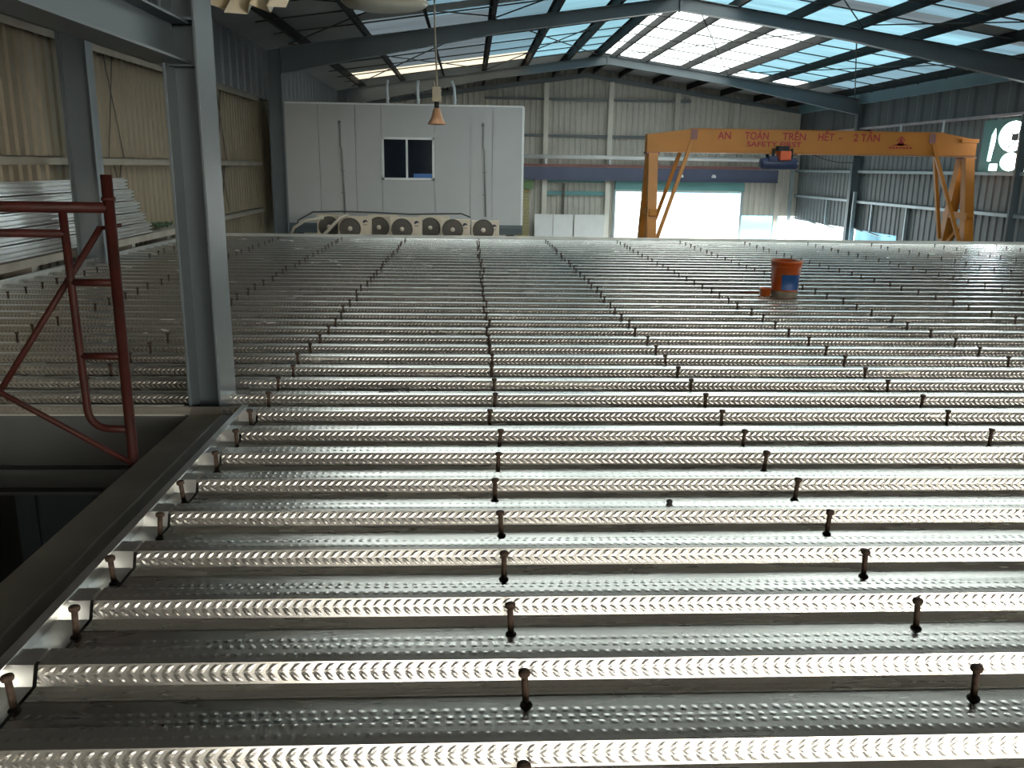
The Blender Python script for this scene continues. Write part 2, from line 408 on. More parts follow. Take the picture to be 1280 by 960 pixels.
# ------------------------------------------------------------------ small things on the deck
bx, by = 3.12, 8.42
root = thing('paint_bucket', 'orange plastic bucket with a blue label standing on the deck', 'bucket', (bx, by, .05))
b = MB(); b.lathe([(0, .0), (.118, .0), (.122, .008), (.146, .345), (.150, .345), (.150, .352), (.142, .352), (.118, .02), (0, .02)], (bx, by, .05), 32); b.build('body', M['bucket'], root)
b = MB(); b.lathe([(.1452, .30), (.153, .30), (.153, .308), (.1455, .308)], (bx, by, .05), 32); b.lathe([(.147, .342), (.156, .342), (.156, .356), (.147, .356)], (bx, by, .05), 32); b.build('rim', M['bucket'], root)
b = MB(); b.lathe([(.1285, .075), (.1390, .225), (.1400, .225), (.1295, .075)], (bx, by, .05), 18, a0=-2.16, a1=-.62); b.build('label', M['blabel'], root)
b = MB(); b.lathe([(.1185, -.0005), (.1238, .012), (.1282, .062), (.1268, .062), (.122, .012)], (bx, by, .05), 28); b.build('grime_band', M['grime'], root)
cx, cy = 2.93, 8.42
b = MB(); b.lathe([(0, 0), (.052, 0), (.060, .075), (.062, .075), (.062, .082), (.055, .082), (.048, .01), (0, .01)], (cx, cy, .05), 20)
tag(b.build('plastic_pot', M['bucket']), 'small orange pot beside the orange bucket on the deck', 'pot')
b = MB(); b.tube([(-.50, 4.63, .0575), (-.38, 4.65, .0575), (-.335, 4.655, .058)], [.004, .004, .009], 7)
tag(b.build('dark_stick', M['black']), 'short dark stick lying on the deck left of the centre stud row', 'stick')
b = MB(); b.lathe([(0, 0), (.011, .002), (.013, .008), (.007, .014), (0, .015)], (.745, 2.985, .05), 9)
tag(b.build('dark_pebble', M['black']), 'small black lump lying on a rib right of the centre stud row', 'lump')

# ------------------------------------------------------------------ scaffold frame in the void
sy = 3.65
root = thing('scaffold_frame', 'red painted tubular scaffold frame standing in the void at left', 'scaffold', (-1.47, sy, GROUND))
P = .0225
b = MB(); b.tube([(-1.465, sy, GROUND), (-1.465, sy, 1.203)], P, 14); b.tube([(-1.465, sy, 1.10), (-1.465, sy, 1.115)], .028, 14); b.build('post', M['scaff'], root)
b = MB(); b.tube([(-2.68, sy, GROUND), (-2.68, sy, 1.203)], P, 14); b.build('post', M['scaff'], root)
b = MB(); b.tube([(-2.68, sy, 1.072), (-1.465, sy, 1.072)], P, 14); b.build('top_rail', M['scaff'], root)
b = MB(); b.tube([(-2.50, sy, .966), (-1.648, sy, .966)], .017, 12); b.build('lower_rail', M['scaff'], root)
pts = [(-1.652, sy, 1.06), (-1.645, sy, .60), (-1.638, sy, .22)]
for i in range(1, 7):
    t = i/6*PI/2; pts.append((-1.638+.085*(1-math.cos(t)), sy, .22-.085*math.sin(t)))
pts.append((-1.47, sy, .132))
b = MB(); b.tube(pts, .0165, 12); b.build('inner_post', M['scaff'], root)
for z in (.767, .455):
    b = MB(); b.tube([(-1.645, sy, z), (-1.465, sy, z)], .0155, 12); b.build('rung', M['scaff'], root)
b = MB(); b.tube([(-1.44, sy+.045, 1.0), (-1.54, sy+.045, .985)], .008, 8); b.tube([(-1.525, sy+.045, .99), (-2.45, sy+.06, -.32)], .0135, 10); b.build('cross_brace', M['scaff'], root)
b = MB(); b.tube([(-2.45, sy-.04, .60), (-1.99, sy-.035, .315), (-1.45, sy-.03, -.02)], .0125, 10); b.build('cross_brace', M['scaff'], root)
b = MB(); b.tube([(-3.6, sy+.3, -.95), (-1.5, sy+.3, -.95)], .022, 10); b.build('ledger', M['scaff'], root)

# ------------------------------------------------------------------ ground, walls
g = MB(); g.box(XL-.2, XR+.2, NY-.2, GY+.2, GROUND-.2, GROUND); struct(g.build('floor_lower', M['concrete']), 'dark concrete ground floor under the deck')
g = MB(); g.box(-80, 90, GY+.2, 130, GROUND-.25, GROUND-.05); g.box(-80, 90, -90, NY-.2, GROUND-.25, GROUND-.05); g.box(XR+.2, 90, NY-.2, GY+.2, GROUND-.25, GROUND-.05)
struct(g.build('ground', M['asphalt']), 'pale yard outside')

def corr(mb, u0, u1, z0, z1, plane, depth, pitch, along='y', sgn=1):
    # trapezoid corrugated sheet; ridges stand out by depth toward +sgn
    prof = []; u = u0
    while u < u1-1e-6:
        for du, dd in ((0, 0), (.5, 0), (.62, 1), (.88, 1)):
            if u+du*pitch < u1: prof.append((u+du*pitch, plane+sgn*depth*dd))
        u += pitch
    prof.append((u1, plane))
    for i in range(len(prof)-1):
        (a, p), (c, q) = prof[i], prof[i+1]
        if along == 'y': v = [(p, a, z0), (q, c, z0), (q, c, z1), (p, a, z1)]
        else:
            za = z1(a) if callable(z1) else z1; zb = z1(c) if callable(z1) else z1
            v = [(a, p, z0), (c, q, z0), (c, q, zb), (a, p, za)]
        mb.add(v, [(0, 1, 2, 3)])
w = MB(); corr(w, NY, GY, GROUND, 2.83, XL, .03, .22, 'y', 1); struct(w.build('wall_left', M['cream'], recalc=False), 'cream corrugated left wall')
w = MB(); corr(w, NY, GY, 2.83, rsheet(XL)+.03, XL+.02, .03, .6, 'y', 1); w.box(XL, XL+.12, NY, GY, 2.80, 2.84)
struct(w.build('trim_6', M['bluewall'], recalc=False), 'blue-grey band above the cream left wall')
w = MB()
def rw(y0, y1, z0, z1): corr(w, y0, y1, z0, z1, XR, .03, .35, 'y', -1)
FAN = (23.05, 25.15, 1.30, 2.74)
rw(NY, FAN[0], GROUND, 2.83); rw(FAN[0], FAN[1], GROUND, FAN[2]); rw(FAN[0], FAN[1], FAN[3], 2.83)
rw(FAN[1], 29.6, GROUND, 2.83); rw(29.6, GY, -.86, 2.83); rw(29.6, GY, GROUND, -2.1)
struct(w.build('wall_right', M['bluewall'], recalc=False), 'blue-grey corrugated right wall')
w = MB(); w.box(XR-.005, XR+.005, 29.6, 32.9, -2.1, -.86); struct(w.build('window_7', translucent('low_side_sheet', (.62, .88, 1), .40)), 'pale translucent sheet low in the right wall')
w = MB(); corr(w, NY, GY, 2.86, 3.78, XR-.16, .04, 1.0, 'y', -1); struct(w.build('trim_7', mat('dark_band_sheet', (.085, .098, .105), .5, 0, .1, .8), recalc=False), 'dark sheeted band high on the right wall')
w = MB(); w.box(XR-.24, XR, NY, GY, 2.80, 2.87); struct(w.build('trim_8', mat('pinkish_flashing', (.40, .36, .38), .5, .2, .2, 2)), 'pale flashing under the band on the right wall')
w = MB(); w.box(XR-.30, XR, NY, GY, 3.72, 4.14); struct(w.build('trim_9', mat('eave_channel_paint', (.17, .29, .34), .45, .1, .1, 1)), 'blue eave channel on the right wall')
w = MB()
corr(w, XL, 2.2, GROUND, lambda x: rsheet(x), GY, .03, .25, 'x', -1)
corr(w, 2.2, 6.45, GROUND, lambda x: rsheet(x), GY, .03, .25, 'x', -1)
corr(w, 6.45, 12.15, .30, lambda x: rsheet(x), GY, .03, .25, 'x', -1)
corr(w, 12.15, XR, -.72, lambda x: rsheet(x), GY, .03, .25, 'x', -1); corr(w, 12.15, XR, GROUND, -2.3, GY, .03, .25, 'x', -1)
struct(w.build('wall_far', M['gable'], recalc=False), 'pale corrugated far gable wall')
w = MB(); w.box(12.2, 14.0, GY-.01, GY+.01, -2.3, -.72); struct(w.build('window_1', translucent('lower_sheet', (.62, .90, 1), .85)), 'pale blue translucent sheet low in the far wall')
w = MB()
for a in ((XL, -1.8, GROUND, 2.5), (13.5, XR, GROUND, 2.5), (-1.8, 13.5, GROUND, .7)): w.box(a[0], a[1], NY-.05, NY, a[2], a[3])
w.prism([(XL, 2.5), (XR, 2.5), (XR, rsheet(XR)), (RX, rsheet(RX)), (XL, rsheet(XL))], NY-.05, NY, 'y')
struct(w.build('wall_near', M['bluewall']), 'wall behind the camera with a wide opening')

# ------------------------------------------------------------------ roof
PO = [.33, 1.45, 2.95, 4.45, 5.95, 7.45, 8.95]          # purlin offsets from the ridge
edges = [0]+PO+[10.28]
roofparts = {}
def rquad(key, sgn, o0, o1, y0, y1):
    xa, xb = RX+sgn*o0, RX+sgn*o1
    roofparts.setdefault(key, MB()).add([(xa, y0, rsheet(xa)), (xb, y0, rsheet(xb)), (xb, y1, rsheet(xb)), (xa, y1, rsheet(xa))], [(0, 1, 2, 3)])
def lab2(s, o):     # bay between the second and third frame; tint imitates brightness falling from the ridge
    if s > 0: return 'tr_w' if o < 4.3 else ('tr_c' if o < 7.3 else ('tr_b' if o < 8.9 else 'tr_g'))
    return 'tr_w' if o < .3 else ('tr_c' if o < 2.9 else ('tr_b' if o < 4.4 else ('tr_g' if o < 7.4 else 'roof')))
for s in (1, -1):
    for i in range(len(edges)-1):
        o0, o1 = edges[i], edges[i+1]
        rquad('roofd', s, o0, o1, NY, 11.0)
        # bay with alternating sheets
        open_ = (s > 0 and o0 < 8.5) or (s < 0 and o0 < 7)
        rquad('tr_w' if open_ else 'roofd', s, o0, o1, 11.0, 16.8)  # bright sheets out of view, added to light the hall and rib tops
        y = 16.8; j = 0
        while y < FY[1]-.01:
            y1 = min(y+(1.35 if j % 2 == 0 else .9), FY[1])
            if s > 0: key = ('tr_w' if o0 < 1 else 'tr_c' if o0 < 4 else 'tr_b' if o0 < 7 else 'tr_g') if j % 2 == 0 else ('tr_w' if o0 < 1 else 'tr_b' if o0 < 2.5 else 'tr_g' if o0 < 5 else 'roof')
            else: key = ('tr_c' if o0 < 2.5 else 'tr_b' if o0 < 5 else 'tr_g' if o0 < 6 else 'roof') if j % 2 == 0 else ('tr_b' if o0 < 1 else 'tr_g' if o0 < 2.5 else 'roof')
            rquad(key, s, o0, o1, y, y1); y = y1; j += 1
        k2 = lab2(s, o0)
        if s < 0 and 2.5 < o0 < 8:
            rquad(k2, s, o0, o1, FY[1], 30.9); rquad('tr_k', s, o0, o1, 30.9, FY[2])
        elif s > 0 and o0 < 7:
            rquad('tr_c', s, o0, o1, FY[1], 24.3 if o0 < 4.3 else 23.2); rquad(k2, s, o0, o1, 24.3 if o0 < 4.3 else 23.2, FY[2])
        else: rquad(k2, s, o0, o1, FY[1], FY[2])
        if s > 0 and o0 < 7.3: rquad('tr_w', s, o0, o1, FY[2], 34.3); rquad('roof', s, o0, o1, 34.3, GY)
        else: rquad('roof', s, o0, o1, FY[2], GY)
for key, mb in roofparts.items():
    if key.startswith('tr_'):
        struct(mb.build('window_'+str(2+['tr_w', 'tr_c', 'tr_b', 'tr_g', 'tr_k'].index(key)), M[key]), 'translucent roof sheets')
    else:
        struct(mb.build('ceiling', M[key]), 'near roof sheets darkened to dim the deck reflections' if key == 'roofd' else 'grey sheeted roof')

# portal frames
def portal(Y, label, left=True):
    root = thing('portal_frame', label, 'frame', (RX, Y, GROUND), 'portal frames carrying the roof')
    for sd in (-1, 1):
        xo = RX+sd*9.75; xi = RX+sd*9.42
        b = MB(); b.box(min(xo, xo-sd*.014), max(xo, xo-sd*.014), Y-.1, Y+.1, GROUND, rtop(xo)-.02); b.box(min(xi, xi+sd*.014), max(xi, xi+sd*.014), Y-.1, Y+.1, GROUND, rtop(xi)-.55)
        b.prism([(xo, GROUND), (xi, GROUND), (xi, rtop(xi)-.02), (xo, rtop(xo)-.02)], Y-.006, Y+.006)
        b.build('column', M['steel'], root)
        b = MB()
        xk = RX+sd*9.42; xm = RX+sd*4.2
        top = [(RX, rtop(RX)), (xm, rtop(xm)), (xk, rtop(xk))]; bot = [(xk, rtop(xk)-.57), (xm, rtop(xm)-.30), (RX, rtop(RX)-.30)]
        b.prism(top+bot, Y-.006, Y+.006)
        for a, c in zip(top[:-1], top[1:]): b.prism([a, c, (c[0], c[1]-.014), (a[0], a[1]-.014)], Y-.1, Y+.1)
        for a, c in zip(bot[:-1], bot[1:]): b.prism([a, c, (c[0], c[1]+.014), (a[0], a[1]+.014)], Y-.1, Y+.1)
        b.build('rafter', M['steel'], root)
    for sd in (-1, 0, 1):
        b = MB(); xs = RX+sd*9.42; zt = rtop(xs); b.box(xs-.015, xs+.015, Y-.1, Y+.1, zt-(.6 if sd else .33), zt-.015); b.build('splice_plate', M['steel'], root)
portal(FY[0], 'grey portal frame whose left column rises behind the red scaffold')
portal(FY[1], 'blue-grey portal frame nearest of the two spanning the whole view')
portal(FY[2], 'dark portal frame behind the white office, farther of the two roof spans')

# purlins
def purlin(sd, off, i):
    x = RX+sd*off; z = rtop(x); b = MB()
    y0, y1 = 9.0, GY-.05
    b.box(x-sd*.002-.003, x-sd*.002+.003, y0, y1, z+.004, z+.255); b.box(min(x, x+sd*.075), max(x, x+sd*.075), y0, y1, z+.249, z+.255)
    b.box(min(x, x-sd*.075), max(x, x-sd*.075), y0, y1, z+.002, z+.008)
    side = 'right' if sd > 0 else 'left'
    tag(b.build('roof_purlin', M['purlin']), f'long steel roof purlin, {ordinal(i+1)} down from the ridge on the {side} slope', 'purlin', 'purlins under the roof sheets')
for sd in (-1, 1):
    for i, o in enumerate(PO): purlin(sd, o, i)

# sag rods and wind bracing
for bay, (ya, yb) in enumerate(((FY[0], FY[1]), (FY[1], FY[2]))):
    bn = 'between the two roof frames' if bay else 'before the nearer roof frame'
    for sd in (-1, 1):
        sn = 'right' if sd > 0 else 'left'
        for q, t in enumerate((.13, .28, .43, .58, .73, .88)):
            if bay == 0 and t < .57: continue
            y = ya+(yb-ya)*t; b = MB(); pts = []
            for o in edges[:-1]+[9.3]: pts.append((RX+sd*o, y+R.uniform(-.06, .06), rtop(RX+sd*o)+.10))
            b.tube(pts, .017, 6)
            tag(b.build('sag_rod', M['cable']), f'{ordinal(q+1 if bay else q-2)} thin dark rod across the {sn} roof slope, {bn}', 'rod', 'thin rods under the roof')
        for q, (oa, ob) in enumerate(((.4, 4.4), (4.4, 9.2))):
            for dr in (0, 1):
                y0, y1 = (ya+.15, yb-.15) if dr == 0 else (yb-.15, ya+.15)
                if bay == 0: y0, y1 = max(y0, 15.5), max(y1, 15.5)
                b = MB(); b.tube([(RX+sd*oa, y0, rtop(RX+sd*oa)+.03+.035*dr), (RX+sd*ob, y1, rtop(RX+sd*ob)+.03+.035*dr)], .016, 6)
                tag(b.build('brace_rod', M['cable']), f'{"upper" if q == 0 else "lower"} brace rod on {sn} roof slope, {bn}, descending {"away" if dr == 0 else "nearer"}', 'rod', 'thin rods under the roof')

# ------------------------------------------------------------------ left wall: girts, ledge, stacked sheets
for z, nm in ((2.78, 'top'), (1.29, 'middle'), (.19, 'lowest')):
    b = MB(); x0 = XL+.03
    ya = 16.2 if z < .5 else NY+.1
    b.box(x0, x0+.15, ya, 22.0, z-.0, z+.012); b.box(x0+.14, x0+.15, ya, 22.0, z-.09, z+.012)
    tag(b.build('wall_girt', M['girtw']), f'dusty horizontal wall rail on the cream left wall, {nm} of the three', 'rail', 'rails along the left wall')
for n, (y, ym, lab) in enumerate(((12.2, 15.0, 'left of the tall column'), (17.8, 20.6, 'right of the tall column'))):
    for z0, z1, zz in ((.25, 1.28, 'lower'), (1.31, 2.77, 'upper')):
        b = MB(); b.tube([(XL+.06, y+.9, z0), (XL+.06, y+1.35, z1)], .008, 6); b.tube([(XL+.065, y+1.45, z0), (XL+.065, y+1.0, z1)], .008, 6)
        tag(b.build('wall_brace', M['cable']), f'crossed dark ties on the cream wall {lab}, {zz} pair', 'tie', 'crossed ties on the cream wall')
b = MB(); b.box(XL+.02, -4.86, 5.0, 16.0, .10, .19)
for y in (8.1, 9.95, 12.9, 14.4): b.box(XL+.05, -4.88, y-.06, y+.06, GROUND, .10)
struct(b.build('trim_10', M['ledge']), 'dusty ledge along the left wall')
stk = [(.195, .36), (.36, .52), (.52, .69), (.69, .86), (.86, 1.02)]
for i, (z0, z1) in enumerate(stk):
    b = MB(); xs = -4.90-.035*i; yend = 13.72-.11*i
    prof = []; nr = 3; hh = (z1-z0-.012)/nr
    for j in range(nr):
        a = z0+.006+j*hh; prof += [(xs-.03, a), (xs+.012, a+hh*.12), (xs+.012, a+hh*.55), (xs-.03, a+hh*.68)]
    prof.append((xs-.03, z1-.006))
    poly = prof+[(XL+.10, z1-.006), (XL+.10, z0+.006)]
    b.prism(poly, 6.0+.3*i, yend, 'y')
    tag(b.build('sheet_bundle', M['zinc']), f'bundle of bright galvanised sheets on the left ledge, {ordinal(i+1)} up from the ledge', 'sheets', 'galvanised sheet bundles on the ledge')
b = MB()
for i in range(7):
    t0 = R.uniform(0, 6.28); c = (-5.02+R.uniform(-.06, .08), 14.65+R.uniform(-.35, .35), .235+R.uniform(0, .05)); r = R.uniform(.06, .13)
    b.tube([(c[0]+r*.6*math.cos(t0+q*.6), c[1]+r*1.6*math.sin(t0+q*.6), c[2]+.02*math.sin(q*1.7+i)) for q in range(11)], .016, 6)
tag(b.build('net_bundle', M['netgreen']), 'dark green tangled net lying on the ledge by the cream wall', 'net')

# ------------------------------------------------------------------ right wall: girts, posts, fan
def girt(z, y0, y1, lab):
    b = MB(); b.box(XR-.19, XR-.04, y0, y1, z, z+.012); b.box(XR-.19, XR-.18, y0, y1, z-.09, z+.012)
    tag(b.build('wall_girt', M['girt']), lab, 'rail', 'rails along the right wall')
girt(1.32, 33.15, GY-.1, 'upper pale blue wall rail in the far right corner bay')
girt(.24, 33.15, GY-.1, 'lower pale blue wall rail in the far right corner bay')
girt(1.32, 22.0, 32.85, 'upper pale blue rail along the right wall behind the gantry leg')
girt(.22, 22.0, 32.85, 'lower pale blue rail along the right wall behind the gantry leg')
def wpost(x, y, z0, z1, wd, m, lab):
    b = MB(); b.box(x-wd/2, x+wd/2, y-.05, y-.044, z0, z1); b.box(x-wd/2, x-wd/2+.006, y-.05, y+.03, z0, z1); b.box(x+wd/2-.006, x+wd/2, y-.05, y+.03, z0, z1)
    return tag(b.build('wall_post', m), lab, 'post')
wpost(XR-.25, 32.72, GROUND, .55, .12, M['girt'], 'short pale blue post just right of the dark far column')
wpost(XR-.10, 31.5, -.86, .22, .07, M['girt'], 'thin pale stud under the lower right wall rail, nearer the dark column')
wpost(XR-.10, 28.9, -2.0, .22, .10, M['girt'], 'pale stud under the lower right wall rail, close to the gantry leg')
wpost(XR-.10, 35.6, -.86, .24, .09, M['girt'], 'thin pale stud under the lower rail of the far corner bay')
wpost(XR-.22, 33.35, GROUND, 3.6, .10, M['girt'], 'slim pale post on the left side of the dark far column')
wpost(XR-.20, 23.0, GROUND, 2.8, .22, M['steel'], 'grey wall post at the right edge below the bright fan opening')
wpost(14.35, GY-.25, GROUND, 1.6, .16, M['girt'], 'pale blue post in the far right corner of the hall')
wpost(13.75, GY-.2, GROUND, 1.5, .2, M['gable'], 'grey post beside the corner post right of the bright doorway')
b = MB()
for (y0, y1, z) in ((39.0, 37.3, -.80), (37.2, 35.4, -.86), (35.4, 33.4, -.90), (32.6, 31.2, -.86), (31.4, 29.7, -.92)):
    m_ = (y0+y1)/2; b.bar((XR-.20, y0, z+.06), (XR-.20, m_, z-.02), .10, .03); b.bar((XR-.20, m_, z-.02), (XR-.22, y1, z+.03), .12, .025)
tag(b.build('bent_flashing', M['girt']), 'ragged bent strip along the top of the bright low gap in the right wall', 'flashing')
for y, zl, lab in ((29.6, 1.9, 'left'), (26.9, 1.95, 'right')):
    b = MB(); b.tube([(XR-.3, y, 2.82), (XR-.3, y, zl)], .035, 8); b.tube([(XR-.3, y, zl+.35), (XR-.3, y, zl+.33)], .05, 8)
    tag(b.build('hanger_tube', M['whitep']), f'white tube hanging under the right wall band, {lab} of two', 'tube', 'white tubes hanging from the right band')
# fan opening: a plate with round holes
cu = bpy.data.curves.new('fan_plate', 'CURVE'); cu.dimensions = '2D'; cu.fill_mode = 'BOTH'; cu.extrude = .015
def spl(pts):
    s = cu.splines.new('POLY'); s.points.add(len(pts)-1)
    for p, q in zip(s.points, pts): p.co = (q[0], q[1], 0, 1)
    s.use_cyclic_u = True
spl([(FAN[0], FAN[2]), (FAN[1], FAN[2]), (FAN[1], FAN[3]), (FAN[0], FAN[3])])
def ell(cy, cz, ry, rz, n=40): return [(cy+ry*math.cos(2*PI*i/n), cz+rz*math.sin(2*PI*i/n)) for i in range(n)]
spl(ell(23.75, 2.27, .64, .40)); spl(ell(23.72, 1.60, .44, .245)); spl([(24.26, 1.36), (24.66, 1.36), (24.66, 1.54), (24.26, 1.54)])
spl([(24.62, 1.62), (24.80, 1.62), (24.72, 2.35), (24.56, 2.55), (24.50, 2.2)])
tmp = bpy.data.objects.new('tmp', cu); C.objects.link(tmp)
me = bpy.data.meshes.new_from_object(tmp.evaluated_get(bpy.context.evaluated_depsgraph_get())); bpy.data.objects.remove(tmp)
me.materials.clear(); me.materials.append(M['teal'])
root = thing('exhaust_fan', 'bright round exhaust fan opening high in the right wall', 'fan', (XR-.02, 24.1, FAN[2]))
fp = bpy.data.objects.new('plate', me); C.objects.link(fp)
fp.parent = root
fp.matrix_local = Matrix.Translation(-root.location) @ Matrix(((0, 0, 1, XR-.03), (1, 0, 0, 0), (0, 1, 0, 0), (0, 0, 0, 1)))
b = MB(); b.box(XR-.08, XR+.08, 23.42, 23.72, 2.16, 2.34); b.build('motor', M['steel'], root)
for t in range(4):
    a = t*PI/2+.5; b = MB(); b.bar((XR, 23.57+.12*math.cos(a), 2.25+.08*math.sin(a)), (XR, 23.72+.58*math.cos(a), 2.27+.37*math.sin(a)), .02, .05, (1, 0, 0)); b.build('strut', M['steel'], root)
# ------------------------------------------------------------------ far gable furniture
def gpost(x, m, lab, z0=GROUND, wd=.2, top=None):
    b = MB(); z1 = (rtop(x)-.19) if top is None else top; y = GY-.34
    b.box(x-wd/2, x+wd/2, y, y+.012, z0, z1); b.box(x-.006, x+.006, y, y+.155, z0, z1); b.box(x-wd/2, x+wd/2, y+.145, y+.155, z0, z1)
    tag(b.build('gable_post', m), lab, 'post', 'posts of the far gable')
gpost(3.27, M['postcream'], 'pale gable post just right of the white office')
gpost(6.08, M['postcream'], 'pale gable post left of the orange gantry leg')
gpost(9.0, M['gable'], 'gable post rising behind the gantry beam near its painted letters', .735)
gpost(11.6, M['gable'], 'gable post rising behind the gantry beam nearest the right wall', .735)
gpost(4.12, M['steelbrn'], 'thin dark post between two pale gable posts over the white boards', GROUND, .09, .6)
for z, lab in ((4.18, 'upper dark rail across the far gable wall'), (2.66, 'lower dark rail across the far gable wall')):
    x0, x1 = (-3.0, 13.5) if z < 3 else (.6, 9.6)
    b = MB(); b.box(x0, x1, GY-.16, GY-.15, z-.10, z+.0); b.box(x0, x1, GY-.16, GY-.02, z, z+.012)
    tag(b.build('gable_rail', M['steel']), lab, 'rail', 'rails of the far gable')
b = MB()
for sd in (-1, 1):
    xe = RX+sd*9.4; b.prism([(RX, rtop(RX)+.0), (xe, rtop(xe)+.0), (xe, rtop(xe)-.18), (RX, rtop(RX)-.18)], GY-.30, GY-.10)
tag(b.build('gable_rafter', M['steel']), 'sloping end rafter along the top of the far gable wall', 'rafter')
b = MB(); b.tube([(.5, GY-.7, 1.72), (13.3, GY-.7, 1.72)], .085, 12)
for x in (3.27, 6.08, 9.0): b.box(x-.04, x+.04, GY-.72, GY-.345, 1.42, 1.70)
tag(b.build('white_pipe', M['whitep']), 'long white pipe running across the far wall behind the gantry', 'pipe')
b = MB(); b.box(.5, 13.2, GY-.60, GY-.40, 1.30, 1.42); tag(b.build('rail_beam', M['brownred']), 'brown-red rail just under the long white pipe', 'rail')
b = MB(); b.box(.5, 13.6, GY-.58, GY-.36, .74, 1.29); b.box(.5, 13.6, GY-.66, GY-.36, .74, .78); tag(b.build('girder', M['navyband']), 'dark navy girder across the far wall above the bright doorway', 'girder')
for x, lab in ((7.9, 'left'), (9.25, 'middle'), (10.7, 'right')):
    b = MB(); b.box(x-.09, x+.09, GY-.70, GY-.55, .92, 1.02); b.box(x-.06, x+.06, GY-.68, GY-.56, 1.02, 1.06)
    tag(b.build('wall_lamp', M['whitep']), f'small pale fitting on the navy girder, {lab} of the three', 'lamp', 'fittings on the navy girder')
root = thing('roller_shutter', 'teal roller shutter housing over the bright doorway', 'shutter', (9.3, GY-.2, .28))
b = MB(); b.box(6.42, 12.2, GY-.34, GY-.03, .36, .73); b.build('housing', M['teal'], root)
b = MB(); b.box(6.5, 12.1, GY-.14, GY-.08, .26, .35); b.build('curtain_edge', M['whitep'], root)
for x in (6.38, 12.12):
    b = MB(); b.box(x, x+.1, GY-.2, GY-.04, GROUND, .36); b.build('guide_rail', M['girt'], root)
for z0, z1, lab in ((.66, .86, 'upper'), (.10, .26, 'lower')):
    b = MB(); b.box(3.42, 5.95, GY-.16, GY-.06, z0, z1); b.box(3.42, 5.95, GY-.18, GY-.06, z0-.02, z0)
    tag(b.build('teal_rail', M['teal']), f'teal strip on the far wall over the white boards, {lab} of two', 'strip', 'teal strips on the far wall')
for x0, x1, lab in ((2.85, 3.65, 'narrow left'), (3.68, 4.55, 'middle'), (4.62, 5.95, 'wide right')):
    b = MB(); b.box(x0, x1, GY-.5, GY-.45, GROUND, -.76); b.box(x0, x1, GY-.52, GY-.5, -.80, -.74)
    tag(b.build('white_board', M['whitep']), f'{lab} white board standing low against the far wall', 'board', 'white boards against the far wall')
b = MB()
for i in range(16): b.box(2.05, 2.6, GY-.30, GY-.26+.015*(i % 2), -1.9+.14*i, -1.9+.14*i+.11)
tag(b.build('louvre_shutter', M['yellow']), 'yellowish slatted shutter at the right end of the white office', 'shutter')
b = MB(); b.box(2.05, 2.75, GY-.5, GY-.2, .36, .72); b.box(2.0, 2.8, GY-.52, GY-.2, .34, .38)
tag(b.build('green_box', M['green']), 'green box on the far wall beside the white office', 'box')
# seen outside through the doorway
root = thing('distant_building', 'blue clad building with a white roof seen through the bright doorway', 'building', (17.0, 62, GROUND))
b = MB(); b.box(14.5, 21.5, 62, 66, -.4, .55); b.build('wall', M['bluebld'], root)
b = MB(); b.box(14.5, 21.5, 62, 66, GROUND-.05, -.4); b.build('wall', M['whitebld'], root)
b = MB(); b.prism([(14.2, .55), (21.8, .55), (21.8, .75), (17, 1.1), (14.2, 1.25)], 61.8, 66.2); b.build('roof', M['whitebld'], root)

# ------------------------------------------------------------------ white office
oy = 22.42
root = thing('site_office', 'white panelled office cabin standing behind the far edge of the deck', 'cabin', (-1.6, oy+1.6, GROUND))
OX0, OX1, OZ0, OZ1 = -4.62, 1.33, -.19, 2.69
WX0, WX1, WZ0, WZ1 = -2.21, -.90, .90, 1.935
b = MB()
xs = [OX0, -3.75, -2.85, WX0, WX1, .0, .55, OX1]
for i in range(len(xs)-1):
    a, c = xs[i]+(.006 if i else 0), xs[i+1]-.006
    if abs(xs[i]-WX0) < .01:
        b.box(a, c, oy, oy+.06, OZ0, WZ0); b.box(a, c, oy, oy+.06, WZ1, OZ1)
    else: b.box(a, c, oy, oy+.06, OZ0, OZ1)
b.box(OX0, OX1, oy+.055, oy+.08, OZ0, WZ0); b.box(OX0, WX0, oy+.055, oy+.08, WZ0, OZ1); b.box(WX1, OX1, oy+.055, oy+.08, WZ0, OZ1); b.box(WX0, WX1, oy+.055, oy+.08, WZ1, OZ1)
b.box(OX0, OX0+.06, oy+.08, oy+3.2, OZ0, OZ1); b.box(OX1-.06, OX1, oy+.08, oy+3.2, OZ0, OZ1); b.box(OX0, OX1, oy+3.14, oy+3.2, OZ0, OZ1)
b.build('wall_panels', M['panel'], root)
b = MB(); b.box(OX0, OX1, oy-.01, oy+3.2, OZ1, OZ1+.04); b.box(OX1-.045, OX1+.01, oy-.012, oy+.08, OZ0, OZ1); b.build('edge_trim', M['whitep'], root)
b = MB(); b.box(OX0, OX1, oy, oy+3.2, OZ0-.24, OZ0); b.box(OX0, OX1, oy-.05, oy+.05, OZ0-.10, OZ0-.06); b.build('base_frame', M['steel'], root)
for x in (OX0+.3, -1.6, OX1-.3):
    b = MB(); b.box(x-.1, x+.1, oy+.1, oy+.3, GROUND, OZ0-.24); b.build('leg', M['steel'], root)
wf = MB(); t = .055
wf.box(WX0, WX1, oy-.03, oy+.05, WZ1-t, WZ1); wf.box(WX0, WX1, oy-.03, oy+.05, WZ0, WZ0+t); wf.box(WX0, WX0+t, oy-.03, oy+.05, WZ0, WZ1); wf.box(WX1-t, WX1, oy-.03, oy+.05, WZ0, WZ1)
xm = (WX0+WX1)/2-.03; wf.box(xm-.025, xm+.025, oy-.02, oy+.05, WZ0, WZ1)
wfo = wf.build('window_frame', M['whitep'], root)
